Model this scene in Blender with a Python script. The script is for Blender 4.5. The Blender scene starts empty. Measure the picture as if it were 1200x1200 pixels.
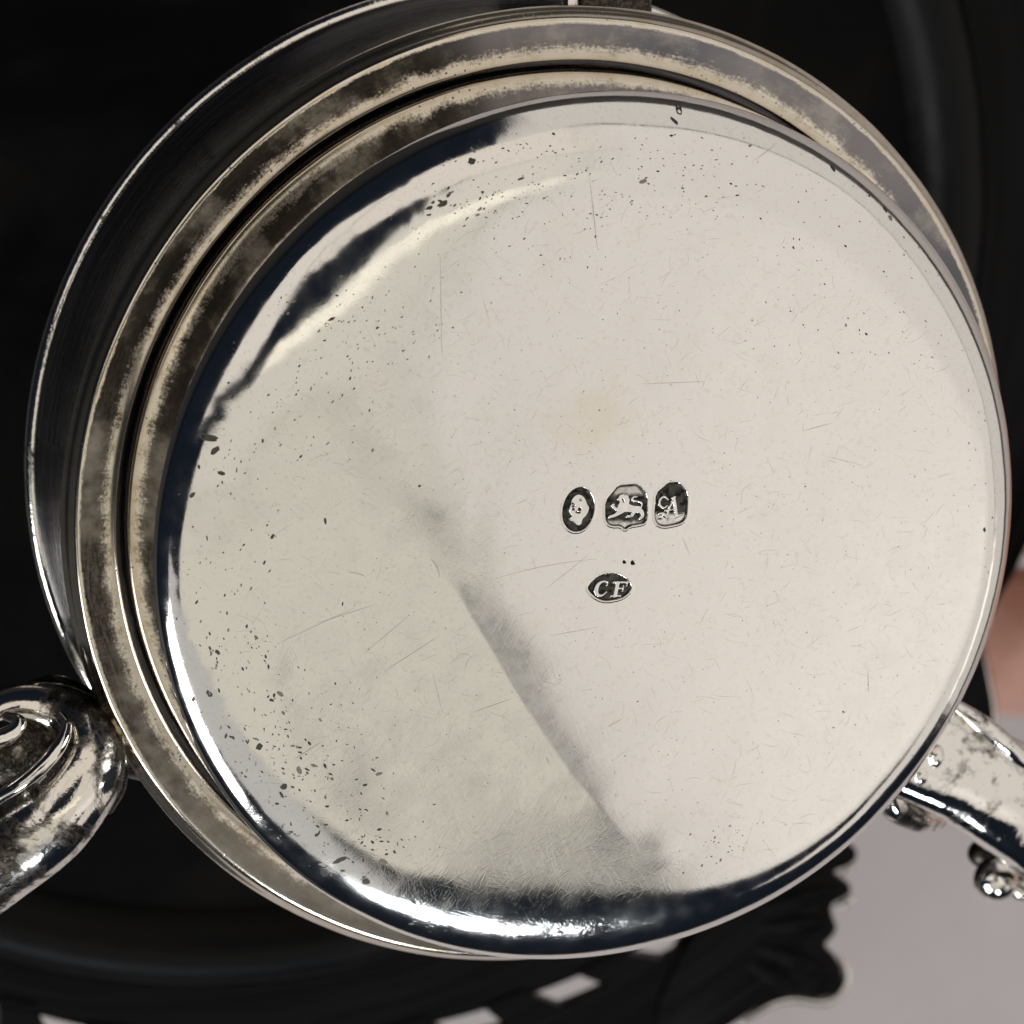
import bpy, bmesh, math, random
import numpy as np
from mathutils import Vector, Matrix, noise as mnoise

random.seed(7)
rng = np.random.default_rng(11)
scene = bpy.context.scene
COL = scene.collection
MM = 0.001
Z0 = 0.235            # height of the burner's widest circle above the tabletop (metres)

# ------------------------------------------------------------------ camera
TH, PH = math.radians(23.524), math.radians(141.519)
CD = Vector((math.sin(TH)*math.cos(PH), math.sin(TH)*math.sin(PH), math.cos(TH)))
FPX, DIST = 9072.4, 600.0
CPOS = Vector((-6.367, 1.515, 0.0)) + CD*DIST            # mm, burner frame
CR = (Vector((1, 0, 0)) - CD*CD.x).normalized()
CU = CR.cross(-CD)
cam = bpy.data.cameras.new('camera')
cam_o = bpy.data.objects.new('camera', cam); COL.objects.link(cam_o)
cam.sensor_width = 36.0
cam.lens = 36.0*FPX/1200.0
cam.clip_start, cam.clip_end = 0.01, 50.0
cam_o.matrix_world = Matrix(((CR.x, CU.x, CD.x, CPOS.x*MM), (CR.y, CU.y, CD.y, CPOS.y*MM),
                             (CR.z, CU.z, CD.z, CPOS.z*MM + Z0), (0, 0, 0, 1)))
cam.dof.use_dof = True
cam.dof.focus_distance = 0.5975
cam.dof.aperture_fstop = 62.0
scene.camera = cam_o

def at(px, py, z):
    """the point (mm, burner frame) at height z that the photograph shows at a pixel"""
    v = -CD*FPX + CR*(px - 600) + CU*(600 - py)
    return CPOS + v*((z - CPOS.z)/v.z)

# ------------------------------------------------------------------ light
world = bpy.data.worlds.new('World'); scene.world = world; world.use_nodes = True
bg = world.node_tree.nodes['Background']
bg.inputs[0].default_value = (0.22, 0.32, 0.52, 1); bg.inputs[1].default_value = 0.03

def lamp(name, centre, size, radiance, colour, target=(0, 0, 0)):
    """rectangular studio lamp; centre in metres from the burner, radiance as seen in a mirror"""
    l = bpy.data.lights.new(name, 'AREA'); l.shape = 'RECTANGLE'
    l.size, l.size_y = size
    l.energy = radiance*math.pi*size[0]*size[1]
    l.color = colour
    o = bpy.data.objects.new(name, l); COL.objects.link(o)
    c = Vector(centre) + Vector((0, 0, Z0)); o.location = c
    if target is None:
        o.rotation_euler = (0, 0, 0)
    else:
        o.rotation_euler = (Vector(target) + Vector((0, 0, Z0)) - c).to_track_quat('-Z', 'Y').to_euler()
    return o

H = 1.1
def ceiling(name, x0, x1, y0, y1, rad, col, h=H):
    return lamp(name, ((x0 + x1)/2*h, (y0 + y1)/2*h, h), ((x1 - x0)*h, (y1 - y0)*h), rad, col, None)
ceiling('diffuser_main', 0.285, 1.7, -0.52, 1.2, 0.67, (1.0, 0.94, 0.87))
ceiling('diffuser_core', 0.36, 0.95, -0.46, -0.20, 0.09, (1.0, 0.955, 0.89), H*0.98)
ceiling('diffuser_heart', 0.41, 0.8, -0.40, -0.27, 0.10, (1.0, 0.96, 0.90), H*0.97)
ceiling('diffuser_corner', 0.80, 2.3, -1.15, -0.525, 0.66, (1.0, 0.94, 0.88))
ceiling('diffuser_middle', -0.02, 0.28, 0.025, 0.365, 0.66, (1.0, 0.94, 0.84))
ceiling('diffuser_edge', -0.30, 0.28, -0.085, 0.02, 1.0, (1.0, 0.94, 0.80), H*0.995)
ceiling('diffuser_side', -0.75, 0.28, -0.315, -0.09, 0.62, (1.0, 0.95, 0.83), H*0.995)
ceiling('crease_tone_panel', 0.225, 0.28, -0.52, -0.32, 0.30, (1.0, 0.95, 0.88), H*0.99)  # dim panel added so the metal beside the crease mirrors grey
ceiling('diffuser_low', -0.75, 0.221, -0.55, -0.32, 0.61, (1.0, 0.95, 0.82), H*0.99)
ceiling('diffuser_left', -1.5, 0.12, -1.15, -0.555, 0.47, (1.0, 0.97, 0.93), H*0.985)
ceiling('diffuser_back', -1.15, -0.50, 0.03, 1.0, 0.70, (1.0, 0.93, 0.84))
ceiling('diffuser_top', -0.49, 0.28, 0.37, 1.25, 0.70, (1.0, 0.92, 0.82))
lamp('rim_panel_right', (1.9, 0.15, 0.44), (2.5, 1.28), 0.58, (1.0, 0.94, 0.87), (0, 0.15, 0.44))  # unseen upright lamp panel added so the right rim mirrors bright
lamp('rim_panel_top', (0.90, 1.36, 0.44), (1.9, 1.28), 0.58, (1.0, 0.94, 0.87), (0.90, 0, 0.44))  # unseen upright lamp panel added to brighten the top rim
lamp('strip_light', (-0.80, -0.88, 0.50), (0.70, 0.42), 9, (0.97, 0.98, 1.0))
lamp('key_light', (0.10, -0.95, 0.70), (0.22, 0.15), 26, (0.86, 0.93, 1.0))

vs = scene.view_settings
vs.view_transform = 'Standard'; vs.look = 'None'; vs.gamma = 1.0; vs.exposure = 0.0
vs.use_curve_mapping = False
scene.cycles.max_bounces = 10; scene.cycles.glossy_bounces = 8
scene.cycles.use_denoising = True
scene.cycles.sample_clamp_indirect = 6.0

# ------------------------------------------------------------------ node helpers
class NT:
    def __init__(self, name):
        self.m = bpy.data.materials.new(name); self.m.use_nodes = True
        self.t = self.m.node_tree; self.n = self.t.nodes
        self.b = self.n['Principled BSDF']
    def node(self, kind, **props):
        nd = self.n.new(kind)
        for k, v in props.items(): setattr(nd, k, v)
        return nd
    def link(self, a, b): self.t.links.new(a, b)
    def put(self, sock, v):
        if hasattr(v, 'is_linked'): self.link(v, sock)
        else: sock.default_value = v
    def math(self, op, a, b=None, c=None, clamp=False):
        nd = self.node('ShaderNodeMath', operation=op, use_clamp=clamp)
        self.put(nd.inputs[0], a)
        if b is not None: self.put(nd.inputs[1], b)
        if c is not None: self.put(nd.inputs[2], c)
        return nd.outputs[0]
    def ramp(self, v, a, b, lo=0.0, hi=1.0):
        nd = self.node('ShaderNodeMapRange', interpolation_type='SMOOTHSTEP')
        self.put(nd.inputs[0], v)
        for i, x in zip((1, 2, 3, 4), (a, b, lo, hi)): self.put(nd.inputs[i], x)
        return nd.outputs[0]
    def mix(self, f, a, b):
        nd = self.node('ShaderNodeMix', data_type='RGBA')
        self.put(nd.inputs['Factor'], f)
        self.put(nd.inputs[6], a if hasattr(a, 'is_linked') else (*a, 1))
        self.put(nd.inputs[7], b if hasattr(b, 'is_linked') else (*b, 1))
        return nd.outputs[2]
    def coord(self):
        return self.node('ShaderNodeTexCoord').outputs['Object']
    def mapping(self, v, scale=(1, 1, 1), rot=(0, 0, 0), loc=(0, 0, 0)):
        nd = self.node('ShaderNodeMapping')
        self.link(v, nd.inputs[0]); nd.inputs['Location'].default_value = loc
        nd.inputs['Rotation'].default_value = rot; nd.inputs['Scale'].default_value = scale
        return nd.outputs[0]
    def noise(self, v, scale, detail=3, rough=0.55, dist=0.0):
        nd = self.node('ShaderNodeTexNoise')
        self.link(v, nd.inputs['Vector']); nd.inputs['Scale'].default_value = scale
        nd.inputs['Detail'].default_value = detail; nd.inputs['Roughness'].default_value = rough
        nd.inputs['Distortion'].default_value = dist
        return nd.outputs['Fac']
    def voronoi(self, v, scale, feature='F1'):
        nd = self.node('ShaderNodeTexVoronoi', feature=feature)
        self.link(v, nd.inputs['Vector']); nd.inputs['Scale'].default_value = scale
        return nd
    def bump(self, h, dist, strength=1.0, normal=None):
        nd = self.node('ShaderNodeBump'); nd.inputs['Strength'].default_value = strength
        nd.inputs['Distance'].default_value = dist
        self.link(h, nd.inputs['Height'])
        if normal is not None: self.link(normal, nd.inputs['Normal'])
        return nd.outputs[0]

SILVER = (0.93, 0.905, 0.865)
OXIDE = (0.022, 0.019, 0.017)

def hairlines(k, co, angles, per_mm, stretch=28):
    """crossing families of fine polishing scratches, as one height field"""
    tot = None
    nz = k.node('ShaderNodeTexNoise'); k.link(co, nz.inputs['Vector']); nz.inputs['Scale'].default_value = 130; nz.inputs['Detail'].default_value = 1
    wv_ = k.node('ShaderNodeVectorMath', operation='MULTIPLY_ADD'); k.link(nz.outputs['Color'], wv_.inputs[0])
    wv_.inputs[1].default_value = (0.0035, 0.0035, 0); k.link(co, wv_.inputs[2])
    co = wv_.outputs[0]                                      # the strokes wander a little
    for i, a in enumerate(angles):
        v0 = k.mapping(co, (1, 1, 1), (0, 0, a))
        v = k.mapping(v0, (per_mm*1000/stretch, per_mm*1000, per_mm*1000), (0, 0, 0), (i*3.1, i*7.7, 0))
        n = k.noise(v, 1.0, 2, 0.6)
        n = k.ramp(n, 0.56, 0.72)
        tot = n if tot is None else k.math('ADD', tot, n)
    return tot

def silver_base():
    """polished old silver of the burner base: hairlines, faint fingerprint swirl, warm stain, oxide where stamped"""
    k = NT('old_polished_silver')
    co = k.coord()
    hl = hairlines(k, co, (0.25, 1.1, -0.55, 2.2, 0.7, -1.1), 6.0)
    fine = k.noise(co, 9000, 2, 0.6)
    broad = k.noise(co, 170, 3, 0.5)
    # fingerprint: warped concentric ridges
    sp = at(640, 1045, ZF)
    rot = k.mapping(co, (1, 1, 1), (0, 0, -0.12), (0, 0, 0))
    dv = k.node('ShaderNodeVectorMath', operation='SUBTRACT'); k.link(co, dv.inputs[0]); dv.inputs[1].default_value = (sp.x*MM, sp.y*MM, ZF*MM)
    ds = k.mapping(dv.outputs[0], (0.45, 1.0, 0.0), (0, 0, 0))
    ln = k.node('ShaderNodeVectorMath', operation='LENGTH'); k.link(ds, ln.inputs[0])
    scuff = k.ramp(ln.outputs['Value'], 0.003, 0.008, 1.0, 0.0)
    hl = k.math('MULTIPLY', hl, k.math('ADD', 1.0, k.math('MULTIPLY', scuff, 2.0)))
    n1 = k.bump(hl, 0.42e-6)
    n2 = k.bump(fine, 1.1e-6, 1.0, n1)
    n3 = k.bump(broad, 9e-6, 1.0, n2)
    k.link(n3, k.b.inputs['Normal'])
    att = k.node('ShaderNodeAttribute', attribute_name='tarnish_shade').outputs['Fac']
    # small yellow lacquer stain
    sx, sy, _ = STAIN
    dist = k.node('ShaderNodeVectorMath', operation='DISTANCE')
    k.link(co, dist.inputs[0]); dist.inputs[1].default_value = (sx*MM, sy*MM, ZF*MM)
    dd = k.math('ADD', dist.outputs['Value'], k.math('MULTIPLY', k.noise(co, 380, 3), 0.0065))
    stain = k.ramp(dd, 0.0040, 0.0074, 0.55, 0.0)
    mott = k.ramp(k.noise(co, 260, 4, 0.6), 0.52, 0.75, 0.0, 0.35)
    c = k.mix(stain, SILVER, (0.88, 0.80, 0.64))
    c = k.mix(mott, c, (0.90, 0.855, 0.79))
    mid = k.ramp(k.noise(co, 2400, 3, 0.7), 0.54, 0.70, 0.0, 0.42)
    c = k.mix(mid, c, (0.78, 0.73, 0.66))
    c = k.mix(att, c, OXIDE)
    k.link(c, k.b.inputs['Base Color'])
    k.b.inputs['Metallic'].default_value = 1.0
    ro = k.math('ADD', k.ramp(k.noise(co, 500, 3), 0.3, 0.7, 0.07, 0.13), k.math('ADD', k.math('MULTIPLY', att, 0.3), k.math('MULTIPLY', scuff, 0.02)))
    k.link(ro, k.b.inputs['Roughness'])
    return k.m

def silver_wall():
    k = NT('bright_silver_side')
    co = k.coord()
    v = k.mapping(co, (1, 1, 14))
    k.link(k.bump(k.noise(v, 500, 2), 1.0e-6), k.b.inputs['Normal'])
    k.put(k.b.inputs['Base Color'], (*[x*0.93 for x in SILVER], 1))
    k.b.inputs['Metallic'].default_value = 1.0; k.b.inputs['Roughness'].default_value = 0.035
    return k.m

def polar(k, co):
    sep = k.node('ShaderNodeSeparateXYZ'); k.link(co, sep.inputs[0])
    x, y = sep.outputs[0], sep.outputs[1]
    r = k.math('SQRT', k.math('ADD', k.math('MULTIPLY', x, x), k.math('MULTIPLY', y, y)))
    a = k.math('ARCTAN2', y, x)
    return x, y, sep.outputs[2], r, a

def ring_silver():
    """flat ring: oxide left in the middle of the band, edges rubbed bright"""
    k = NT('tarnished_ring_silver')
    co = k.coord()
    x, y, z, r, a = polar(k, co)
    rn = k.math('DIVIDE', k.math('SUBTRACT', r, RI*MM), (RO - RI)*MM)
    cmb = k.node('ShaderNodeCombineXYZ')
    k.link(k.math('MULTIPLY', r, 3800), cmb.inputs[0]); k.link(k.math('MULTIPLY', a, 16), cmb.inputs[1])
    n_s = k.noise(cmb.outputs[0], 1.0, 4, 0.7)               # streaks that run round the ring
    n_f = k.noise(co, 4200, 4, 0.75)
    n_m = k.noise(co, 520, 4, 0.65)
    n_b = k.noise(co, 90, 2, 0.5)
    d1 = k.math('ADD', k.math('MULTIPLY', k.math('SUBTRACT', n_f, 0.5), 0.50),
                k.math('ADD', k.math('MULTIPLY', k.math('SUBTRACT', n_m, 0.5), 0.42), k.math('MULTIPLY', k.math('SUBTRACT', n_s, 0.5), 0.40)))
    inner = k.ramp(k.math('ADD', rn, d1), 0.18, 0.42)
    outer = k.ramp(k.math('ADD', rn, k.math('MULTIPLY', d1, 0.22)), 0.84, 0.90, 1.0, 0.0)
    band = k.math('MULTIPLY', inner, outer)
    low = k.ramp(k.math('ADD', y, k.math('MULTIPLY', n_b, 0.012)), -0.026, -0.012, 0.72, 1.0)   # rubbed cleaner on the near side
    patch = k.ramp(k.math('ADD', k.noise(co, 210, 3, 0.6), k.math('MULTIPLY', d1, 0.5)), 0.26, 0.56, 0.70, 1.0)
    band = k.math('MULTIPLY', k.math('MULTIPLY', band, patch), low)
    top = k.ramp(z, -(abs(ZR) + 0.35)*MM, -(abs(ZR) + 0.12)*MM)
    band = k.math('MULTIPLY', band, top)
    vor = k.voronoi(co, 1500)
    spot = k.ramp(k.math('ADD', vor.outputs['Distance'], k.math('MULTIPLY', n_m, 0.5)), 0.33, 0.40, 0.8, 0.0)
    tar = k.math('MAXIMUM', band, spot)
    # brown-black oxide on the far-left side, blue-grey film towards the upper right
    side = k.ramp(k.math('ADD', k.math('ADD', k.math('MULTIPLY', x, 0.55), k.math('MULTIPLY', y, 0.9)),
                         k.math('MULTIPLY', k.math('SUBTRACT', n_b, 0.5), 0.02)), 0.022, 0.036)
    oxide = k.mix(k.ramp(k.math('ADD', k.math('MULTIPLY', n_s, 0.6), k.math('MULTIPLY', n_f, 0.4)), 0.36, 0.66), (0.025, 0.021, 0.018), (0.15, 0.128, 0.108))
    film = k.mix(k.ramp(n_b, 0.3, 0.7), (0.17, 0.17, 0.19), (0.27, 0.25, 0.255))
    ul = k.ramp(k.math('ADD', k.math('SUBTRACT', k.math('MULTIPLY', y, 0.75), k.math('MULTIPLY', x, 0.66)), k.math('MULTIPLY', k.math('SUBTRACT', n_m, 0.5), 0.014)), 0.024, 0.035, 0.0, 0.82)
    oxide = k.mix(ul, oxide, (0.028, 0.023, 0.019))
    tc = k.mix(side, oxide, film)
    warm = k.mix(k.ramp(n_m, 0.4, 0.7), (0.84, 0.77, 0.66), (0.74, 0.65, 0.50))
    k.link(k.mix(tar, warm, tc), k.b.inputs['Base Color'])
    k.b.inputs['Metallic'].default_value = 1.0
    k.link(k.ramp(tar, 0, 1, 0.16, 0.34), k.b.inputs['Roughness'])
    h = k.math('SUBTRACT', k.math('MULTIPLY', n_f, 0.6), k.math('MULTIPLY', tar, 0.5))
    k.link(k.bump(h, 9e-6), k.b.inputs['Normal'])
    return k.m

def worn_silver(name, amount=0.5, scale=260, rough=0.10, warm=(0.90, 0.86, 0.80), seed=0.0):
    """cast silver: polished on the high places, oxide and soot in patches"""
    k = NT(name)
    co = k.mapping(k.coord(), (1, 1, 1), (0, 0, 0), (seed, seed*0.7, 0))
    n1 = k.noise(co, scale, 5, 0.68, 0.4)
    n2 = k.noise(co, scale*9, 3, 0.6)
    f = k.ramp(k.math('ADD', n1, k.math('MULTIPLY', n2, 0.14)), 0.62 - amount*0.22, 0.76 - amount*0.22)
    f = k.math('MULTIPLY', f, k.ramp(n2, 0.25, 0.45, 0.75, 1.0))
    vor = k.voronoi(co, 1100)
    spot = k.ramp(k.math('ADD', vor.outputs['Distance'], k.math('MULTIPLY', n1, 0.6)), 0.36, 0.42, 0.8, 0.0)
    f = k.math('MAXIMUM', f, spot)
    dark = k.mix(k.ramp(n2, 0.4, 0.62), (0.020, 0.017, 0.015), (0.10, 0.085, 0.07))
    k.link(k.mix(f, warm, dark), k.b.inputs['Base Color'])
    k.b.inputs['Metallic'].default_value = 1.0
    k.link(k.ramp(f, 0, 1, rough, 0.36), k.b.inputs['Roughness'])
    h = k.math('ADD', k.math('MULTIPLY', n1, 1.0), k.math('MULTIPLY', n2, 0.12))
    k.link(k.bump(h, 55e-6), k.b.inputs['Normal'])
    return k.m

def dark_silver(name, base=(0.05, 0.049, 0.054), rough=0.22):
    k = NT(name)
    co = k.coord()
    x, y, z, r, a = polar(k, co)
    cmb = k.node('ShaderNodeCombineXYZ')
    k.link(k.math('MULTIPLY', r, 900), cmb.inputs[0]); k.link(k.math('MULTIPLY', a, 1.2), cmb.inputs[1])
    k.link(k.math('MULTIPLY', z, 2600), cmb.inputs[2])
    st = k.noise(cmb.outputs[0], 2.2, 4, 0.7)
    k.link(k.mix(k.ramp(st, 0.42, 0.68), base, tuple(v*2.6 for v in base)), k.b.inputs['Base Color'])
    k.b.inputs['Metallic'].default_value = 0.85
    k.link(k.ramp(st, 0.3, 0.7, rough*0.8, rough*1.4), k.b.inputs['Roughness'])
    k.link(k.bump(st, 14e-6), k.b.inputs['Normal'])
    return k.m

def soot(spec=0.06, rough=0.42):
    k = NT('soot_blackened_silver')
    co = k.coord()
    n = k.noise(co, 60, 5, 0.6, 0.6); n2 = k.noise(co, 900, 3, 0.6)
    c = k.mix(k.ramp(n, 0.42, 0.72), (0.0015, 0.0015, 0.0018), (0.006, 0.0052, 0.0045))
    k.link(c, k.b.inputs['Base Color'])
    k.b.inputs['Metallic'].default_value = 0.0
    k.b.inputs['Specular IOR Level'].default_value = spec
    k.link(k.ramp(n, 0.3, 0.7, rough, rough + 0.22), k.b.inputs['Roughness'])
    k.link(k.bump(k.math('ADD', n, k.math('MULTIPLY', n2, 0.1)), 120e-6), k.b.inputs['Normal'])
    return k.m

def grey_cloth():
    k = NT('grey_table_surface')
    co = k.coord()
    n = k.noise(co, 30, 4, 0.6); f = k.noise(co, 2500, 2, 0.6)
    c = k.mix(k.ramp(n, 0.3, 0.7), (0.56, 0.515, 0.51), (0.64, 0.59, 0.585))
    c = k.mix(k.ramp(f, 0.3, 0.7, 0, 0.25), c, (0.40, 0.37, 0.36))
    k.link(c, k.b.inputs['Base Color']); k.b.inputs['Roughness'].default_value = 0.9
    k.link(k.bump(f, 60e-6), k.b.inputs['Normal'])
    return k.m

def skin():
    k = NT('skin')
    co = k.coord()
    n = k.noise(co, 120, 4, 0.6); f = k.noise(co, 1500, 3, 0.6)
    k.link(k.mix(k.ramp(n, 0.35, 0.7), (0.50, 0.27, 0.20), (0.62, 0.36, 0.29)), k.b.inputs['Base Color'])
    k.b.inputs['Roughness'].default_value = 0.5
    k.b.inputs['Subsurface Weight'].default_value = 0.15
    k.b.inputs['Subsurface Radius'].default_value = (0.003, 0.001, 0.0006)
    k.link(k.bump(f, 60e-6), k.b.inputs['Normal'])
    return k.m

def plain(name, col, rough, metal=0.0):
    k = NT(name)
    co = k.coord()
    n = k.noise(co, 3000, 2)
    k.link(k.mix(n, tuple(v*0.75 for v in col), tuple(min(1, v*1.25) for v in col)), k.b.inputs['Base Color'])
    k.b.inputs['Roughness'].default_value = rough; k.b.inputs['Metallic'].default_value = metal
    return k.m

# ------------------------------------------------------------------ mesh helpers (coordinates in mm, burner frame)
def empty(name, loc, label, cat, group=None):
    o = bpy.data.objects.new(name, None); COL.objects.link(o)
    o.empty_display_size = 0.01
    o.location = (loc[0]*MM, loc[1]*MM, loc[2]*MM + Z0)
    o['label'] = label; o['category'] = cat
    if group: o['group'] = group
    return o

def obj(name, verts, faces, mat, parent=None, smooth=True, sharp=None):
    me = bpy.data.meshes.new(name)
    v = np.asarray(verts, dtype=float)*MM
    me.from_pydata(v.tolist(), [], [list(map(int, f)) for f in faces])
    me.update()
    if smooth: me.polygons.foreach_set('use_smooth', [True]*len(me.polygons))
    if sharp is not None: me.set_sharp_from_angle(angle=math.radians(sharp))
    me.materials.append(mat)
    o = bpy.data.objects.new(name, me); COL.objects.link(o)
    if parent is not None:
        o.parent = parent
        p = parent; off = Vector((0, 0, 0))
        while p is not None: off += p.location; p = p.parent
        o.location = Vector((0, 0, Z0)) - off
    else:
        o.location = (0, 0, Z0)
    return o

def lathe(profile, seg=256, closed=False, wob=None):
    """profile of (r, z); returns verts, faces"""
    n = len(profile); vs_, fs = [], []
    for i in range(seg):
        a = 2*math.pi*i/seg
        for j, (r, z) in enumerate(profile):
            if wob: r, z = wob(r, z, a, j)
            vs_.append((r*math.cos(a), r*math.sin(a), z))
    m = n if closed else n - 1
    for i in range(seg):
        b, c = i*n, ((i + 1) % seg)*n
        for j in range(m):
            j2 = (j + 1) % n
            fs.append((b + j, c + j, c + j2, b + j2))
    return vs_, fs

def catmull(pts, rad, sub=10):
    P = [np.array(p, float) for p in pts]; R = list(rad)
    P = [2*P[0] - P[1]] + P + [2*P[-1] - P[-2]]; R = [R[0]] + R + [R[-1]]
    op, orr = [], []
    for i in range(1, len(P) - 2):
        for s in range(sub):
            t = s/sub
            op.append(0.5*((2*P[i]) + (-P[i-1] + P[i+1])*t + (2*P[i-1] - 5*P[i] + 4*P[i+1] - P[i+2])*t*t
                           + (-P[i-1] + 3*P[i] - 3*P[i+1] + P[i+2])*t**3))
            orr.append(R[i]*(1 - t) + R[i+1]*t)
    op.append(P[-2]); orr.append(R[-2])
    return np.array(op), np.array(orr)

def tube(pts, rad, seg=20, sub=10, flat=1.0, up=(0, 0, 1), smoothpath=True, rib=None):
    """swept tapered tube with rounded ends; flat squashes it along 'up'"""
    if smoothpath: p, r = catmull(pts, rad, sub)
    else: p, r = np.array(pts, float), np.array(rad, float)
    # rounded ends
    t0 = p[0] - p[1]; t0 /= np.linalg.norm(t0); t1 = p[-1] - p[-2]; t1 /= np.linalg.norm(t1)
    caps = [math.sin(a) for a in (1.15, 0.75, 0.35)]; caps_r = [math.cos(a) for a in (1.15, 0.75, 0.35)]
    pp = [p[0] + t0*r[0]*c for c in caps] + list(p) + [p[-1] + t1*r[-1]*c for c in caps[::-1]]
    rr = [r[0]*c for c in caps_r] + list(r) + [r[-1]*c for c in caps_r[::-1]]
    p, r = np.array(pp), np.array(rr)
    T = np.gradient(p, axis=0); T /= np.linalg.norm(T, axis=1)[:, None]
    up = np.array(up, float)
    vs_, fs = [], []
    for i in range(len(p)):
        s = np.cross(T[i], up); s /= max(1e-9, np.linalg.norm(s)); u = np.cross(s, T[i])
        for j in range(seg):
            a = 2*math.pi*j/seg
            k = 1.0 if rib is None else rib(a, i/(len(p) - 1))
            vs_.append(p[i] + (s*math.cos(a) + u*math.sin(a)*flat)*r[i]*k)
    for i in range(len(p) - 1):
        for j in range(seg):
            j2 = (j + 1) % seg
            fs.append((i*seg + j, i*seg + j2, (i + 1)*seg + j2, (i + 1)*seg + j))
    n = len(vs_)
    vs_.append(p[0] + t0*r[0]*0.2); vs_.append(p[-1] + t1*r[-1]*0.2)
    for j in range(seg):
        fs.append((n, (j + 1) % seg, j)); b = (len(p) - 1)*seg
        fs.append((n + 1, b + j, b + (j + 1) % seg))
    return vs_, fs

def ball(c, r, seg=20, squash=(1, 1, 1)):
    vs_, fs = [], []
    n = seg//2
    for i in range(n + 1):
        a = math.pi*i/n
        for j in range(seg):
            b = 2*math.pi*j/seg
            vs_.append((c[0] + r*squash[0]*math.sin(a)*math.cos(b), c[1] + r*squash[1]*math.sin(a)*math.sin(b), c[2] + r*squash[2]*math.cos(a)))
    for i in range(n):
        for j in range(seg):
            j2 = (j + 1) % seg
            fs.append((i*seg + j, (i + 1)*seg + j, (i + 1)*seg + j2, i*seg + j2))
    return vs_, fs

def merge(*parts):
    V, Fc = [], []
    for v, f in parts:
        o = len(V); V += [tuple(x) for x in v]; Fc += [tuple(i + o for i in q) for q in f]
    return V, Fc

def solid_strip(outline_in, outline_out, z0, z1):
    """closed band between two equally long loops, with thickness"""
    n = len(outline_in); V, Fc = [], []
    for lo, z in ((outline_in, z1), (outline_out, z1), (outline_out, z0), (outline_in, z0)):
        V += [(p[0], p[1], z) for p in lo]
    for i in range(n):
        j = (i + 1) % n
        for a in range(4):
            b = (a + 1) % 4
            Fc.append((a*n + i, b*n + i, b*n + j, a*n + j))
    return V, Fc

# ------------------------------------------------------------------ dimensions
R_BASE, ZF = 35.0, 4.0
RI, RO, ZR = 35.06, 38.49, -10.6
R_FLAT = 28.2
STAIN = at(705, 492, ZF)
R_IN = 8.15; CIN = (1.63, 0.33)                                       # inside this circle the base is dead flat and carries the stamps

# ------------------------------------------------------------------ the setting
M_TABLE = plain('unseen_dark_table', (0.012, 0.012, 0.013), 0.7)  # unseen dark top, added so the upper-left silver mirrors black
zt = -Z0/MM
table = obj('tabletop', [(-3000, -3000, zt), (3000, -3000, zt), (3000, 3000, zt), (-3000, 3000, zt)], [(0, 1, 2, 3)], M_TABLE, None, False)
table['kind'] = 'structure'
cx0, cx1, cy0, cy1 = -60, 900, -900, 400
sheet = obj('grey_sheet', [(x, y, z) for z in (zt + 1.5, zt + 0.2) for x, y in ((cx0, cy0), (cx1, cy0), (cx1, cy1), (cx0, cy1))],
            [(0, 1, 2, 3), (7, 6, 5, 4), (0, 4, 5, 1), (1, 5, 6, 2), (2, 6, 7, 3), (3, 7, 4, 0)], grey_cloth(), None, False)
sheet['label'] = 'plain matt grey backdrop sheet seen at the lower right'; sheet['category'] = 'backdrop'

# ------------------------------------------------------------------ spirit burner
burner = empty('spirit_burner', (0, 0, -31), 'round polished silver spirit burner with stamped flat base, upside down', 'burner')
M_BASE, M_WALL = silver_base(), silver_wall()

def sstep(a, b, x):
    t = np.clip((x - a)/(b - a), 0, 1); return t*t*(3 - 2*t)

def vnoise(x, y, s, seed):
    """smooth value noise on arrays"""
    X, Y = x*s + seed*17.3, y*s + seed*9.1
    xi, yi = np.floor(X).astype(int), np.floor(Y).astype(int)
    fx, fy = X - xi, Y - yi
    fx, fy = fx**3*(fx*(fx*6 - 15) + 10), fy**3*(fy*(fy*6 - 15) + 10)
    def h(a, b):
        n = (a*374761393 + b*668265263 + int(seed*1000)*974634777) & 0xffffffff
        n = ((n ^ (n >> 13))*1274126177) & 0xffffffff
        return ((n ^ (n >> 16)) & 0xffff)/65535.0
    a, b, c, d = h(xi, yi), h(xi + 1, yi), h(xi, yi + 1), h(xi + 1, yi + 1)
    return (a*(1 - fx) + b*fx)*(1 - fy) + (c*(1 - fx) + d*fx)*fy - 0.5

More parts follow.
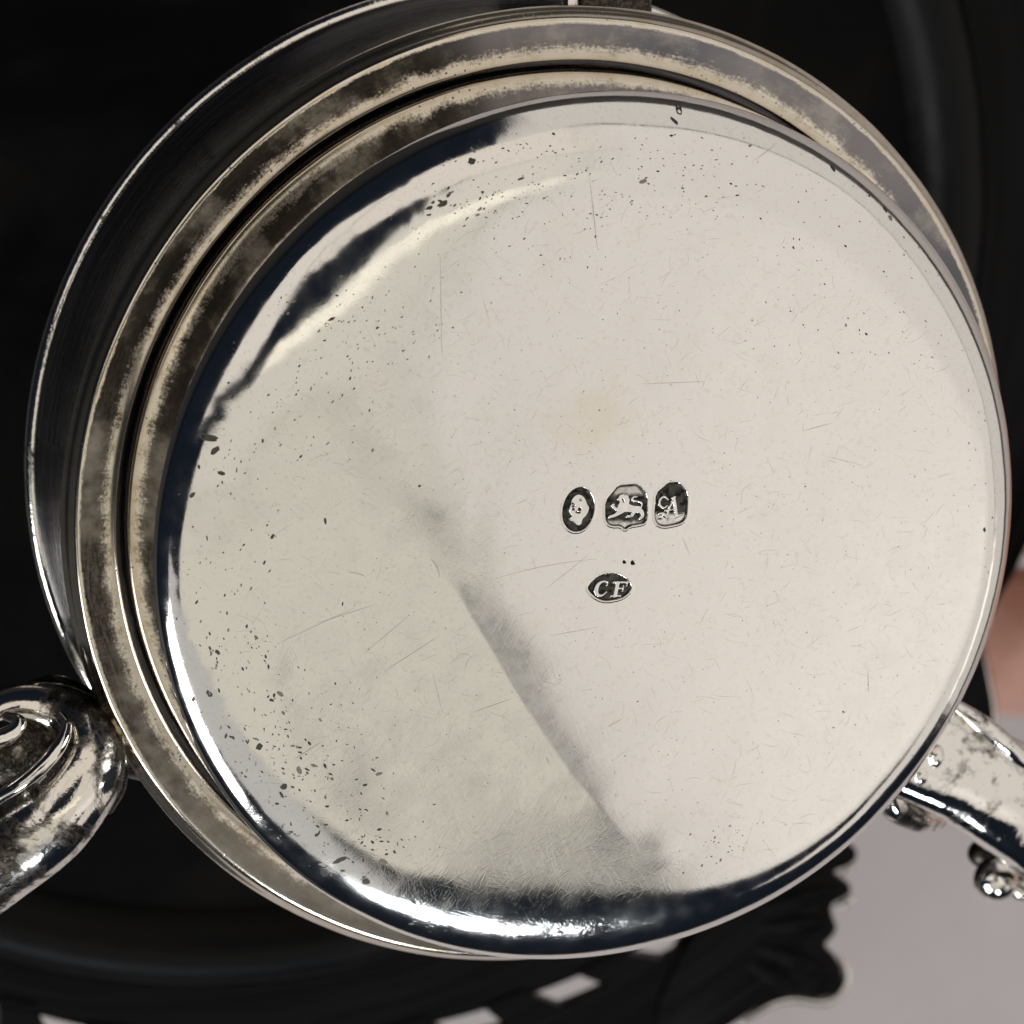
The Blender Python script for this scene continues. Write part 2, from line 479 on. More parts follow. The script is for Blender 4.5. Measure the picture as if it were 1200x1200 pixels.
CREASE = np.array([[*at(x, y, ZF)][:2] for x, y in ((505, 652), (560, 735), (610, 820), (668, 905), (738, 985))])
def crease(x, y):
    """a bruise: the metal kicks up sharply on one side of a line and relaxes over a few millimetres"""
    best = np.full(x.shape, 1e9); side = np.zeros(x.shape); along = np.zeros(x.shape)
    n = len(CREASE) - 1
    for i in range(n):
        a, b = CREASE[i], CREASE[i + 1]; ab = b - a; L = np.hypot(*ab)
        t = ((x - a[0])*ab[0] + (y - a[1])*ab[1])/L**2
        tc = np.clip(t, 0 if i else -9, 1 if i < n - 1 else 9)
        d = np.hypot(x - a[0] - tc*ab[0], y - a[1] - tc*ab[1])
        sd = np.sign(ab[0]*(y - a[1]) - ab[1]*(x - a[0]))
        m = d < best
        best = np.where(m, d, best); side = np.where(m, sd, side); along = np.where(m, (i + tc)/n, along)
    u = best*side
    env = sstep(-0.10, 0.24, along)*(1 - sstep(0.84, 1.08, along))
    L = 2.7
    up = -0.066*L*np.exp(-np.clip(u, 0, 60)/L)
    dn = -0.066*L - 0.106*30*(1 - np.exp(-np.clip(-u, 0, 60)/30))
    sharp = np.where(u > 0, up, dn)
    sp_ = 2.6*np.log1p(np.exp(np.clip(-u/2.6, -30, 30)))
    soft = -0.066*L*(1 - np.exp(-sp_/2.5)) - 0.106*30*(1 - np.exp(-sp_/30))
    return env*sharp + (1 - env)*soft

def gauss(x, y, px, py, s, h, sx=1.0, rot=0.0):
    c = at(px, py, ZF); dx, dy = x - c.x, y - c.y
    a, b = dx*math.cos(rot) + dy*math.sin(rot), -dx*math.sin(rot) + dy*math.cos(rot)
    return h*np.exp(-((a/(s*sx))**2 + (b/s)**2)/2)

def zbase(x, y):
    r = np.hypot(x, y); a = np.arctan2(y, x)
    rf = R_FLAT - 2.2*np.cos(a - 2.47) - 3.6*np.exp(-((a + 1.62)/0.42)**2)   # rounded more softly on one side
    u = np.clip((r - rf)/(R_BASE - rf), 0, 1)
    wob = 0.035*vnoise(np.cos(a)*3, np.sin(a)*3, 1.3, 3) + 0.02*vnoise(np.cos(a)*9, np.sin(a)*9, 1.0, 5) + 0.008*vnoise(np.cos(a)*30, np.sin(a)*30, 1.0, 6)
    uu = np.clip(u + wob*np.sin(np.pi*np.clip(u, 0, 1)), 0, 1)
    prof_ = np.clip(1 - uu**3.2, 0, 1)**0.58
    rc = np.hypot(x - CIN[0], y - CIN[1])
    m = sstep(R_IN + 0.3, R_IN + 6, rc)*(1 - sstep(R_BASE - 2.5, R_BASE, r))
    w = 0.16*vnoise(x, y, 1/14.0, 1) + 0.035*vnoise(x, y, 1/6.0, 2) + 0.010*vnoise(x, y, 1/2.3, 4)
    left = 1/(1 + np.exp((x + 9)/3.0))                       # the left of the base is bruised
    w = w*(0.35 + 0.75*left)
    w = w + gauss(x, y, 405, 318, 3.0, -0.20, 1.5, 0.75)
    w = w + gauss(x, y, 690, 150, 1.0, -0.07, 3.0, 0.1) + gauss(x, y, 760, 128, 0.7, -0.05, 2.5, -0.1)
    w = w + gauss(x, y, 775, 1000, 1.1, 0.05, 1.2, 0.3)
    cr = np.where(rc > R_IN + 0.1, crease(x, y), 0)*sstep(R_IN + .1, R_IN + 4.5, rc)
    return (ZF + cr)*prof_ + m*w

def build_base():
    seg = 900
    rr = np.concatenate([np.linspace(R_IN, 24, 120), np.linspace(24, 32, 62)[1:], R_BASE - 3*(1 - np.sin(np.linspace(0, math.pi/2, 46)))[1:]])
    # push the last ring onto the widest circle
    a = np.linspace(0, 2*math.pi, seg, endpoint=False)
    A, Rr = np.meshgrid(a, rr, indexing='ij')
    off = 1 - sstep(R_IN, 24.0, Rr)                          # rings drift from the stamps' centre to the burner's axis
    X, Y = Rr*np.cos(A) + CIN[0]*off, Rr*np.sin(A) + CIN[1]*off
    Z = zbase(X, Y)
    Z[:, 0] = ZF
    n = len(rr)
    V = np.stack([X, Y, Z], -1).reshape(-1, 3)
    i, j = np.meshgrid(np.arange(seg), np.arange(n - 1), indexing='ij')
    i2 = (i + 1) % seg
    Fq = np.stack([i*n + j, i*n + j + 1, i2*n + j + 1, i2*n + j], -1).reshape(-1, 4)
    return V, Fq, seg, n

# ---- stamped marks, drawn in millimetres on the flat of the base
def cpt(c):                     # from the enlarged view of the stamps to the base plane
    p = at(650 + c[0]/7.0588, 560 + c[1]/7.0588, ZF); return np.array([p.x, p.y])
CMM = float(np.linalg.norm(cpt((1000, 0)) - cpt((0, 0))))/1000     # mm per unit of that view

def smooth_loop(pts, it=2):
    P = np.array(pts, float)
    for _ in range(it):
        Q = np.roll(P, -1, 0); P = np.stack([0.75*P + 0.25*Q, 0.25*P + 0.75*Q], 1).reshape(-1, 2)
    return P

def sd_poly(x, y, P):           # positive inside
    d = np.full(x.shape, 1e9); ins = np.zeros(x.shape, bool)
    for k in range(len(P)):
        a, b = P[k], P[(k + 1) % len(P)]; ab = b - a
        t = np.clip(((x - a[0])*ab[0] + (y - a[1])*ab[1])/(ab@ab + 1e-12), 0, 1)
        d = np.minimum(d, np.hypot(x - a[0] - t*ab[0], y - a[1] - t*ab[1]))
        c = (a[1] > y) != (b[1] > y)
        xi = a[0] + (y - a[1])/(b[1] - a[1] + 1e-12)*ab[0]
        ins ^= c & (x < xi)
    return np.where(ins, d, -d)

def sd_stroke(x, y, pts, rad):  # chain of tapered capsules
    s = np.full(x.shape, -1e9)
    if len(pts) > 2: pts, rad = catmull([(*p, 0) for p in pts], rad, 5)
    P = [cpt(p) for p in pts]; Rr = [q*CMM*1.08 for q in rad]
    if len(P) == 1: return Rr[0] - np.hypot(x - P[0][0], y - P[0][1])
    for k in range(len(P) - 1):
        ab = P[k + 1] - P[k]
        t = np.clip(((x - P[k][0])*ab[0] + (y - P[k][1])*ab[1])/(ab@ab), 0, 1)
        s = np.maximum(s, Rr[k]*(1 - t) + Rr[k + 1]*t - np.hypot(x - P[k][0] - t*ab[0], y - P[k][1] - t*ab[1]))
    return s

oval = [(196 + 135*math.cos(t)*1.0 - 26*math.sin(t)*0 + 14*math.sin(t)*-1, 264 + 186*math.sin(t) - 10*math.cos(t)) for t in np.linspace(0, 2*math.pi, 28, endpoint=False)]
STAMPS = [
 dict(name='head', label='oval stamp with a raised profile head', out=oval, sm=1,
      polys=[[(195, 135), (235, 145), (262, 180), (275, 225), (292, 240), (283, 280), (262, 320), (232, 345), (222, 395), (185, 400), (165, 375), (125, 352), (118, 335), (145, 315), (122, 285), (118, 245), (135, 225), (135, 190), (160, 150)]],
      strokes=[], holes=[([(158, 262)], [9]), ([(208, 263)], [11]), ([(155, 215)], [7]), ([(215, 185)], [6]), ([(180, 285), (200, 292), (215, 285)], [4, 5, 4]), ([(150, 240), (165, 232)], [5, 5])]),
 dict(name='lion', label='cut-cornered stamp with a raised walking lion', sm=1,
      out=[(525, 65), (600, 58), (690, 50), (725, 90), (768, 140), (768, 240), (768, 340), (745, 380), (690, 392), (622, 402), (582, 436), (545, 400), (470, 404), (425, 370), (415, 300), (418, 195), (470, 130)],
      polys=[], strokes=[([(556, 172)], [30]), ([(590, 165), (585, 195)], [24, 30]), ([(545, 172), (528, 178)], [16, 11]), ([(540, 152), (570, 142)], [9, 10]),
        ([(585, 190), (565, 240)], [36, 42]), ([(565, 240), (640, 258), (695, 262)], [42, 28, 26]),
        ([(545, 262), (505, 258), (482, 232)], [15, 13, 12]), ([(480, 226), (492, 222)], [12, 8]),
        ([(560, 268), (505, 308), (456, 326)], [26, 16, 14]),
        ([(695, 266), (722, 284), (730, 318), (708, 338)], [26, 18, 12, 12]),
        ([(668, 272), (652, 296), (638, 318), (600, 324)], [20, 14, 11, 10]),
        ([(716, 246), (722, 212), (692, 198), (654, 192), (646, 166), (684, 158)], [9, 9, 9, 10, 9, 7])], holes=[([(566, 180), (572, 200)], [4, 4])]),
 dict(name='letter', label='cut-cornered stamp with a raised letter A', sm=1,
      out=[(940, 42), (985, 38), (1030, 38), (1066, 80), (1103, 125), (1102, 220), (1095, 320), (1060, 370), (990, 395), (890, 410), (838, 378), (822, 310), (830, 220), (838, 130), (890, 85)],
      polys=[], strokes=[([(975, 168), (1000, 160)], [9, 8]), ([(988, 166), (1000, 240), (1008, 315)], [13, 14, 15]), ([(984, 180), (960, 230), (930, 306)], [8, 8, 10]),
        ([(862, 300), (900, 300), (926, 328)], [8, 12, 9]), ([(1004, 322), (1052, 305)], [12, 7]), ([(915, 274), (1005, 262)], [7, 7]),
        ([(940, 182), (908, 158), (874, 182), (870, 225), (905, 250), (932, 232)], [9, 9, 11, 11, 9, 7])], holes=[]),
 dict(name='maker', label='pointed oval stamp with raised letters C F', sm=1,
      out=[(266, 912), (300, 868), (350, 822), (410, 796), (500, 790), (580, 820), (625, 862), (642, 905), (612, 960), (540, 1006), (430, 1026), (350, 1004), (300, 960)],
      polys=[], strokes=[([(440, 862), (436, 892)], [8, 7]), ([(432, 862), (400, 860), (362, 884), (344, 930), (356, 968), (390, 976), (430, 946)], [8, 10, 16, 19, 15, 10, 7]),
        ([(522, 872), (502, 976)], [17, 17]), ([(490, 866), (606, 866)], [9, 10]), ([(605, 866), (597, 896)], [9, 6]), ([(515, 918), (570, 916)], [9, 8]), ([(572, 898), (564, 938)], [7, 7]), ([(466, 982), (546, 978)], [9, 9])], holes=[]),
]
DOTS = [((577, 696), 13), ((647, 703), 17)]

def stamp_field(x, y):
    """height, tarnish and owner index over points of the flat"""
    z = np.full(x.shape, 0.0); tar = np.zeros(x.shape); own = np.full(x.shape, -1)
    ed = 0.03*vnoise(x, y, 5.0, 8) + 0.012*vnoise(x, y, 12.0, 9)
    for k, s in enumerate(STAMPS):
        P = smooth_loop([cpt(p) for p in s['out']], s['sm'])
        so = sd_poly(x, y, P) + ed*0.5
        rel = np.full(x.shape, -1e9)
        for pl in s['polys']: rel = np.maximum(rel, sd_poly(x, y, smooth_loop([cpt(p) for p in pl], 2)))
        for pts, rad in s['strokes']: rel = np.maximum(rel, sd_stroke(x, y, pts, rad))
        for pts, rad in s['holes']: rel = np.minimum(rel, -sd_stroke(x, y, pts, rad))
        rel = rel + ed*0.55
        rec = sstep(-0.02, 0.16, so)
        lip = 0.02*np.exp(-((so + 0.06)/0.07)**2)
        c = P.mean(0); ny = (y - c[1])/(P[:, 1].max() - c[1])
        up = sstep(-0.045, 0.05, rel)
        bowl = 0.17 + 0.05*vnoise(x, y, 2.2, 21)
        h = lip - rec*bowl*(1 - 0.90*up)
        inside = so > -0.22
        z = np.where(inside, z + h, z)
        t = sstep(0.0, 0.06, so)*(1 - sstep(-0.03, 0.015, rel))
        if s['name'] in ('lion', 'letter'):               # reflection on the hollow floor painted in: the foot stays bright
            t = t*(1 - 0.9*sstep(0.05, 0.30, so)*sstep(-0.35, -0.75, ny + 1.2*ed) if False else 1 - 0.92*sstep(0.06, 0.22, so)*sstep(0.42, 0.66, -ny + 2.5*ed))
        if s['name'] == 'lion':
            t = t*(1 - 0.75*sstep(0.12, 0.3, so)*sstep(0.45, 0.7, ny + 3*ed))
        t = np.clip(t*(0.95 + 0.12*vnoise(x, y, 4.0, 12)), 0, 1)
        tar = np.maximum(tar, np.where(inside, t, 0))
        own = np.where(so > -0.05, k, own)
    for c, rad in DOTS:
        p = cpt(c); d = np.hypot(x - p[0], y - p[1]) - rad*CMM + ed*0.4
        z = z - 0.10*(1 - sstep(-0.06, 0.05, d)); tar = np.maximum(tar, 1 - sstep(-0.03, 0.05, d))
    return z, tar, own

def rect_px(x0, y0, x1, y1):
    p = [at(a, b, ZF) for a, b in ((x0, y0), (x1, y0), (x0, y1), (x1, y1))]
    return min(q.x for q in p), max(q.x for q in p), min(q.y for q in p), max(q.y for q in p)

V, Fq, seg, nr = build_base()
V = [tuple(v) for v in V.tolist()]; Fq = [tuple(f) for f in Fq.tolist()]
tarnish_shade = [0.0]*len(V)
rects = [rect_px(652, 556, 818, 630), rect_px(683, 648, 750, 710)]
# make sure the two rectangles do not overlap
rects[1] = (rects[1][0], rects[1][1], rects[1][2], min(rects[1][3], rects[0][2] - 0.15))
stamp_parts = {k: ([], [], []) for k in range(len(STAMPS))}
hole_loops = []
for (x0, x1, y0, y1) in rects:
    st = 0.022
    nx, ny = int((x1 - x0)/st), int((y1 - y0)/st)
    gx, gy = np.linspace(x0, x1, nx + 1), np.linspace(y0, y1, ny + 1)
    X, Y = np.meshgrid(gx, gy, indexing='ij')
    Hh, Tt, Ow = stamp_field(X, Y)
    edge = np.minimum.reduce([X - x0, x1 - X, Y - y0, y1 - Y])
    Hh = Hh*sstep(0, 0.06, edge)
    P = np.stack([X, Y, ZF + Hh], -1).reshape(-1, 3); T = Tt.reshape(-1)
    own_q = Ow[:-1, :-1]
    idx = np.arange((nx + 1)*(ny + 1)).reshape(nx + 1, ny + 1)
    Q = np.stack([idx[:-1, :-1], idx[1:, :-1], idx[1:, 1:], idx[:-1, 1:]], -1)
    for k in range(-1, len(STAMPS)):
        q = Q[own_q == k]
        if not len(q): continue
        used, inv = np.unique(q.reshape(-1), return_inverse=True)
        tv_, tf_, tt_ = (V, Fq, tarnish_shade) if k < 0 else stamp_parts[k]
        o = len(tv_)
        tv_ += [tuple(v) for v in P[used].tolist()]; tf_ += [tuple(f) for f in (inv.reshape(-1, 4) + o).tolist()]; tt_ += T[used].tolist()
    hole_loops.append([(x0, y0), (x1, y0), (x1, y1), (x0, y1)])
# plain flat between the stamps and the inner circle
(ax0, ax1, ay0, ay1), (bx0, bx1, by0, by1) = rects
ux0, ux1, uy0, uy1 = min(ax0, bx0), max(ax1, bx1), min(ay0, by0), max(ay1, by1)
xs, ys = sorted({ux0, ux1, ax0, ax1, bx0, bx1}), sorted({uy0, uy1, ay0, ay1, by0, by1})
def flat(pts):
    o = len(V); V.extend((p[0], p[1], ZF) for p in pts); tarnish_shade.extend([0.0]*len(pts)); Fq.append(tuple(range(o, o + len(pts))))
for i in range(len(xs) - 1):
    for j in range(len(ys) - 1):
        mx, my = (xs[i] + xs[i + 1])/2, (ys[j] + ys[j + 1])/2
        if any(q[0] < mx < q[1] and q[2] < my < q[3] for q in rects): continue
        flat([(xs[i], ys[j]), (xs[i + 1], ys[j]), (xs[i + 1], ys[j + 1]), (xs[i], ys[j + 1])])
def on_box(t):
    c_, s_ = math.cos(t), math.sin(t); k = 1e9
    if c_ > 1e-9: k = min(k, (ux1 - CIN[0])/c_)
    if c_ < -1e-9: k = min(k, (ux0 - CIN[0])/c_)
    if s_ > 1e-9: k = min(k, (uy1 - CIN[1])/s_)
    if s_ < -1e-9: k = min(k, (uy0 - CIN[1])/s_)
    return (k*c_ + CIN[0], k*s_ + CIN[1])
inner = [on_box(2*math.pi*i/seg) for i in range(seg)]
for cx_, cy_ in ((ux0, uy0), (ux1, uy0), (ux0, uy1), (ux1, uy1)):
    inner[min(range(seg), key=lambda i: math.hypot(inner[i][0] - cx_, inner[i][1] - cy_))] = (cx_, cy_)
for i in range(seg):
    j = (i + 1) % seg
    flat([inner[i], *((R_IN*math.cos(2*math.pi*q/seg) + CIN[0], R_IN*math.sin(2*math.pi*q/seg) + CIN[1]) for q in (i, j)), inner[j]])
base = obj('base', V, Fq, M_BASE, burner)
def set_attr(o, vals):
    at_ = o.data.attributes.new('tarnish_shade', 'FLOAT', 'POINT'); at_.data.foreach_set('value', np.asarray(vals, dtype=np.float32))
set_attr(base, tarnish_shade)
for k, s in enumerate(STAMPS):
    v, f, t = stamp_parts[k]
    h = obj('hallmark', v, f, M_BASE, base); set_attr(h, t); h['label'] = s['label']

# side of the base, below its widest circle
wv, wf = lathe([(R_BASE, 0.0), (R_BASE - 0.03, -0.8), (R_BASE - 0.09, -2.5), (R_BASE - 0.18, -5), (R_BASE - 0.29, -8.5), (R_BASE - 0.36, -11), (R_BASE - 0.42, -12.6)][::-1], 360)
obj('side_wall', wv, wf, M_WALL, burner)

# wider upper part of the burner and its rim
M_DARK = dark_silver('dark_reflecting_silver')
M_EDGE = worn_silver('bright_rim_silver', -0.1, 300, 0.10, (0.92, 0.88, 0.82), 3.0)
prof = [(34.3, -12.62), (36.4, -12.7), (37.3, -13.2), (37.45, -14.5), (37.1, -17), (36.6, -20), (36.4, -23), (36.55, -26), (36.9, -28.2), (37.15, -28.9)]
lv, lf = lathe(prof[::-1], 300)
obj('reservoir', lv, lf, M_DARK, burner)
rp = [(37.1 + 0.78*math.cos(t) - 0.08, -29.45 + 0.7*math.sin(t)) for t in np.linspace(0, 2*math.pi, 14, endpoint=False)]
lv, lf = lathe(rp[::-1], 300, True)
obj('rim', lv, lf, M_EDGE, burner)

# pits and nicks in the base: flecks of black oxide
M_PIT = plain('black_oxide_fleck', (0.075, 0.066, 0.060), 0.45, 0.5)
def fleck(cx, cy, ln, wd, ang, lift=0.010):
    n = 13; ca, sa = math.cos(ang), math.sin(ang)
    pts = [(cx, cy)]
    for i in range(n):
        t = 2*math.pi*i/n
        k = 1 + random.uniform(-0.2, 0.2)
        a, b = ln/2*math.cos(t)*k, wd/2*math.sin(t)*k
        pts.append((cx + a*ca - b*sa, cy + a*sa + b*ca))
    P = np.array(pts); z = zbase(P[:, 0], P[:, 1]) + lift
    return [(p[0], p[1], q) for p, q in zip(P, z)], [(0, i + 1, (i + 1) % n + 1) for i in range(n)]
PX = 0.0661
flecks = []
def scatter(n, x0, y0, x1, y1, smin, smax, ang, sang=0.5, sigma=None, big=0.06):
    for _ in range(n):
        if sigma: px, py = random.gauss((x0 + x1)/2, (x1 - x0)/3.2), random.gauss((y0 + y1)/2, (y1 - y0)/3.2)
        else: px, py = random.uniform(x0, x1), random.uniform(y0, y1)
        p = at(px, py, ZF)
        if p.x**2 + p.y**2 > 34.0**2: continue
        s = 0.88*random.uniform(smin, smax)*random.uniform(0.45, 1.0)
        if random.random() < big: s *= 1.8
        flecks.append(fleck(p.x, p.y, s*PX, max(1.1, s*random.uniform(0.30, 0.62))*PX, ang + random.gauss(0, sang)))
scatter(26, 500, 205, 570, 260, 3, 9, 0.5, 0.3, True, 0.12)
scatter(120, 560, 160, 900, 260, 2.2, 6, -0.1, 0.4)
scatter(50, 480, 230, 760, 330, 2, 4.5, 0.6, 0.6)
scatter(70, 880, 200, 1120, 420, 2, 5.5, -0.9, 0.35)
scatter(12, 1130, 440, 1165, 700, 3, 5, -1.4, 0.2)
scatter(90, 340, 330, 520, 440, 2.5, 6, 0.6, 0.5, True)
scatter(70, 255, 420, 440, 560, 2.2, 6, 1.1, 0.4, False)
scatter(70, 205, 540, 330, 760, 2.5, 7, 1.3, 0.3)
scatter(60, 225, 740, 330, 850, 2.5, 8, -1.2, 0.5)
scatter(105, 265, 810, 400, 960, 3, 8, -0.9, 0.6, True, 0.18)
scatter(110, 330, 930, 500, 1060, 2.5, 8.5, -0.6, 0.6, True, 0.15)
scatter(70, 250, 830, 470, 1040, 2, 6, -0.8, 0.6)
scatter(40, 560, 170, 800, 240, 2, 5.5, 0.2, 0.4)
scatter(50, 270, 840, 420, 1020, 2.5, 7, -0.8, 0.6, True, 0.15)
scatter(60, 480, 1086, 720, 1108, 3, 9, 0.05, 0.2)
scatter(30, 800, 960, 880, 1020, 2, 5, 0.7, 0.4, True)
scatter(60, 300, 330, 1100, 950, 1.5, 3.4, 0.3, 1.0)
faint0 = len(flecks)
scatter(650, 240, 170, 1150, 1030, 1.4, 2.6, 0.3, 1.2, False, 0.0)
faint1 = len(flecks)
for (px, py, ln, wd, an) in ((251, 520, 23, 9, -0.12), (258, 534, 13, 7, 0.9), (265, 560, 9, 5, -0.3), (520, 240, 14, 6, 0.5), (505, 245, 9, 4, 0.3),
                             (806, 134, 13, 8, 1.4), (797, 146, 12, 4, -0.7), (557, 192, 9, 7, 0.2), (437, 1042, 11, 8, -0.5), (390, 1035, 11, 7, -0.8), (406, 1017, 16, 6, 0.5),
                             (1045, 250, 9, 4, -0.9), (985, 203, 10, 4, -0.9), (340, 930, 9, 7, 0.5), (311, 883, 9, 7, 1.2), (492, 570, 4, 3, 0), (384, 613, 3, 8, 0.2)):
    p = at(px, py, ZF); flecks.append(fleck(p.x, p.y, ln*PX, wd*PX, an))
M_PIT2 = plain('grey_oxide_fleck', (0.30, 0.265, 0.235), 0.4, 0.9)
nb = len(flecks) - 17; pale = set(random.sample(range(nb), nb*2//5)) | set(range(faint0, faint1))
for mt_, sel, lb in ((M_PIT, [f for i, f in enumerate(flecks) if i not in pale], 'small black pits in the silver surface'), (M_PIT2, [f for i, f in enumerate(flecks) if i in pale], 'faint grey pits in the silver surface')):
    fv, ff = merge(*sel)
    pit = obj('pits', fv, ff, mt_, base, False); pit['kind'] = 'stuff'; pit['label'] = lb

# single scratches one can see
M_SCR = plain('scratch_groove', (0.66, 0.62, 0.555), 0.28, 1.0)
scr = []
def scratch(p0, p1, w=0.9, bow=0.0):
    a, b = at(*p0, ZF), at(*p1, ZF); n = max(4, int((b - a).length/0.5))
    d = (b - a); L = d.length; nrm = Vector((-d.y, d.x, 0))/L
    pts, k = [], []
    for i in range(n + 1):
        t = i/n; c = a + d*t + nrm*(bow*L*4*t*(1 - t)) + nrm*random.uniform(-0.006, 0.006)
        hw = 0.5*w*PX*(0.25 + 0.75*math.sin(math.pi*min(max(t, 0.02), 0.98)))
        k.append((c + nrm*hw, c - nrm*hw))
    vv = [x for q in k for x in q]
    P = np.array([[q.x, q.y] for q in vv]); z = zbase(P[:, 0], P[:, 1]) + 0.008
    scr.append(([(p[0], p[1], q) for p, q in zip(P, z)], [(2*i, 2*i + 1, 2*i + 3, 2*i + 2) for i in range(n)]))
for s in (((691, 208), (700, 292), 1.3), ((516, 300), (518, 420), 1.0), ((885, 190), (918, 172), 1.2), ((752, 450), (825, 447), 0.8), ((940, 505), (974, 496), 1.0),
          ((300, 929), (337, 927), 1.3, 0.05), ((352, 896), (382, 876), 1.5), ((375, 735), (440, 712), 0.9), ((455, 790), (515, 748), 0.9), ((555, 838), (600, 820), 0.9),
          ((412, 674), (432, 679), 1.2, 0.08), ((800, 630), (808, 650), 0.9), ((712, 852), (730, 842), 0.9), ((1017, 785), (1018, 812), 0.9), ((640, 690), (690, 650), 0.6),
          ((575, 680), (700, 655), 0.7, 0.03), ((510, 790), (522, 840), 0.7), ((645, 745), (700, 735), 0.7), ((505, 655), (516, 678), 2.0, 0.1), ((641, 888), (645, 896), 1.5),
          ((573, 375), (566, 350), 0.8), ((970, 535), (1010, 545), 0.7), ((330, 760), (420, 715), 0.7), ((430, 770), (480, 725), 0.8)):
    scratch(*s)
for _ in range(1300):
    px, py = random.uniform(230, 1150), random.uniform(150, 1020)
    p = at(px, py, ZF)
    if p.length > 30 or math.hypot(p.x, p.y) > 30 or math.hypot(px - 735, py - 635) < 110: continue
    a = random.choice((0.2, -0.5, 1.2, -1.0, 0.5)) + random.gauss(0, 0.35); L = random.uniform(5, 26)
    scratch((px, py), (px + L*math.cos(a), py + L*math.sin(a)), random.uniform(0.15, 0.4), random.uniform(-0.12, 0.12))
sv, sf = merge(*scr)
so_ = obj('scratches', sv, sf, M_SCR, base, False); so_['kind'] = 'stuff'; so_['label'] = 'fine scratches across the polished silver'

# ------------------------------------------------------------------ kettle stand
stand = empty('kettle_stand', (0, 0, -100), 'ornate silver kettle stand with burner ring, scroll brackets and pierced border', 'stand')
M_RING = ring_silver()
def ring_wob(r, z, a, j):
    k = 0.05*mnoise.noise(Vector((math.cos(a)*3, math.sin(a)*3, j*0.2))) + 0.02*mnoise.noise(Vector((math.cos(a)*11, math.sin(a)*11, j*0.2)))
    return r + k, z + 0.6*k
rpf = [(RI, ZR - 1.6), (RI - 0.02, ZR - 0.35), (RI + 0.07, ZR - 0.10), (RI + 0.28, ZR), (RI + 0.9, ZR + 0.05), (RI + 1.8, ZR + 0.06), (RO - 0.45, ZR + 0.02), (RO - 0.16, ZR - 0.06), (RO, ZR - 0.24),
       (RO + 0.05, ZR - 0.6), (RO + 0.35, ZR - 1.1), (RO + 0.62, ZR - 1.45), (RO + 0.66, ZR - 1.75), (RO + 0.2, ZR - 2.0), (RI + 0.4, ZR - 2.0)]
rv, rf = lathe(rpf[::-1], 420, True, ring_wob)
obj('burner_ring', rv, rf, M_RING, stand, True, 50)

M_SCROLL = worn_silver('worn_scroll_silver', 0.45, 230, 0.10, (0.90, 0.85, 0.78), 1.3)
M_LEAF = worn_silver('bright_leaf_silver', 0.10, 200, 0.06, (0.93, 0.90, 0.85), 5.1)
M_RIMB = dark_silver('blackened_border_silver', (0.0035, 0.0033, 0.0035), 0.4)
M_TARN = worn_silver('blackened_cast_silver', 1.5, 240, 0.2, (0.80, 0.74, 0.66), 2.2)

def P(px, py, z): return tuple(at(px, py, z))
# -- left bracket: a volute that curls in beside the ring, on a dark root
br = obj('bracket', *tube([P(-420, 1235, -46), P(-230, 1150, -30), P(-90, 1058, -18), P(0, 998, -13.5), P(55, 955, -12), P(93, 905, -12), P(98, 862, -13), P(70, 836, -14.5), P(20, 828, -15.5), P(-30, 848, -15.5)],
        [4.6, 4.5, 4.2, 4.0, 3.9, 3.5, 2.9, 2.3, 1.8, 1.5], 40, 14), M_SCROLL, stand)
# raised rib along the inner lip of the scroll, and a blackened ball painting its shaded hollow
obj('rib', *tube([P(-90, 985, -13.5), P(0, 934, -9.6), P(42, 905, -8.6), P(68, 876, -9.0), P(78, 852, -10.0), P(70, 838, -11.4)], [0.5, 0.55, 0.6, 0.6, 0.5, 0.35], 12, 8), M_EDGE, br)
obj('scroll_hollow_shade', *ball(P(22, 882, -15), 4.4, 28, (1, 0.8, 0.75)), M_TARN, br)
obj('scroll_curl', *tube([P(-40, 876, -11), P(-6, 868, -10.6), P(16, 858, -10.6), P(22, 846, -11), P(8, 840, -12)], [0.8, 0.8, 0.7, 0.6, 0.4], 14, 8), M_EDGE, br)
obj('bracket_root', *tube([P(82, 866, -17), P(112, 862, -16), P(138, 868, -15), P(168, 880, -14.6)], [2.6, 2.3, 2.6, 2.4], 20, 8), M_TARN, br)
obj('bracket_foot', *tube([P(20, 822, -24), P(60, 812, -22), P(92, 820, -20), P(120, 842, -18)], [1.0, 1.5, 1.3, 1.1], 14, 6), M_TARN, br)
obj('scroll_collar', *tube([P(128, 868, -11.5), P(142, 892, -11.5), P(140, 922, -12.5), P(128, 948, -14)], [0.45, 0.55, 0.55, 0.4], 12, 8), M_SCROLL, br)

# -- right bracket: a broad polished leaf leaving the ring towards the lower right
def leaf(path, half, thick, up, seg=28, sub=10):
    p, w = catmull(path, half, sub); _, th = catmull(path, thick, sub)
    T = np.gradient(p, axis=0); T /= np.linalg.norm(T, axis=1)[:, None]
    vs_, fs = [], []
    for i in range(len(p)):
        s = np.cross(T[i], up); s /= np.linalg.norm(s); u = np.cross(s, T[i])
        for j in range(seg):
            a = 2*math.pi*j/seg
            ca, sa = math.cos(a), math.sin(a)
            k = 1 + 0.05*math.cos(3*a)
            vs_.append(p[i] + s*ca*w[i]*k + u*math.copysign(abs(sa)**0.72, sa)*th[i])
    for i in range(len(p) - 1):
        for j in range(seg):
            j2 = (j + 1) % seg
            fs.append((i*seg + j, i*seg + j2, (i + 1)*seg + j2, (i + 1)*seg + j))
    fs.append(tuple(range(seg))[::-1]); fs.append(tuple(range((len(p) - 1)*seg, len(p)*seg)))
    return vs_, fs
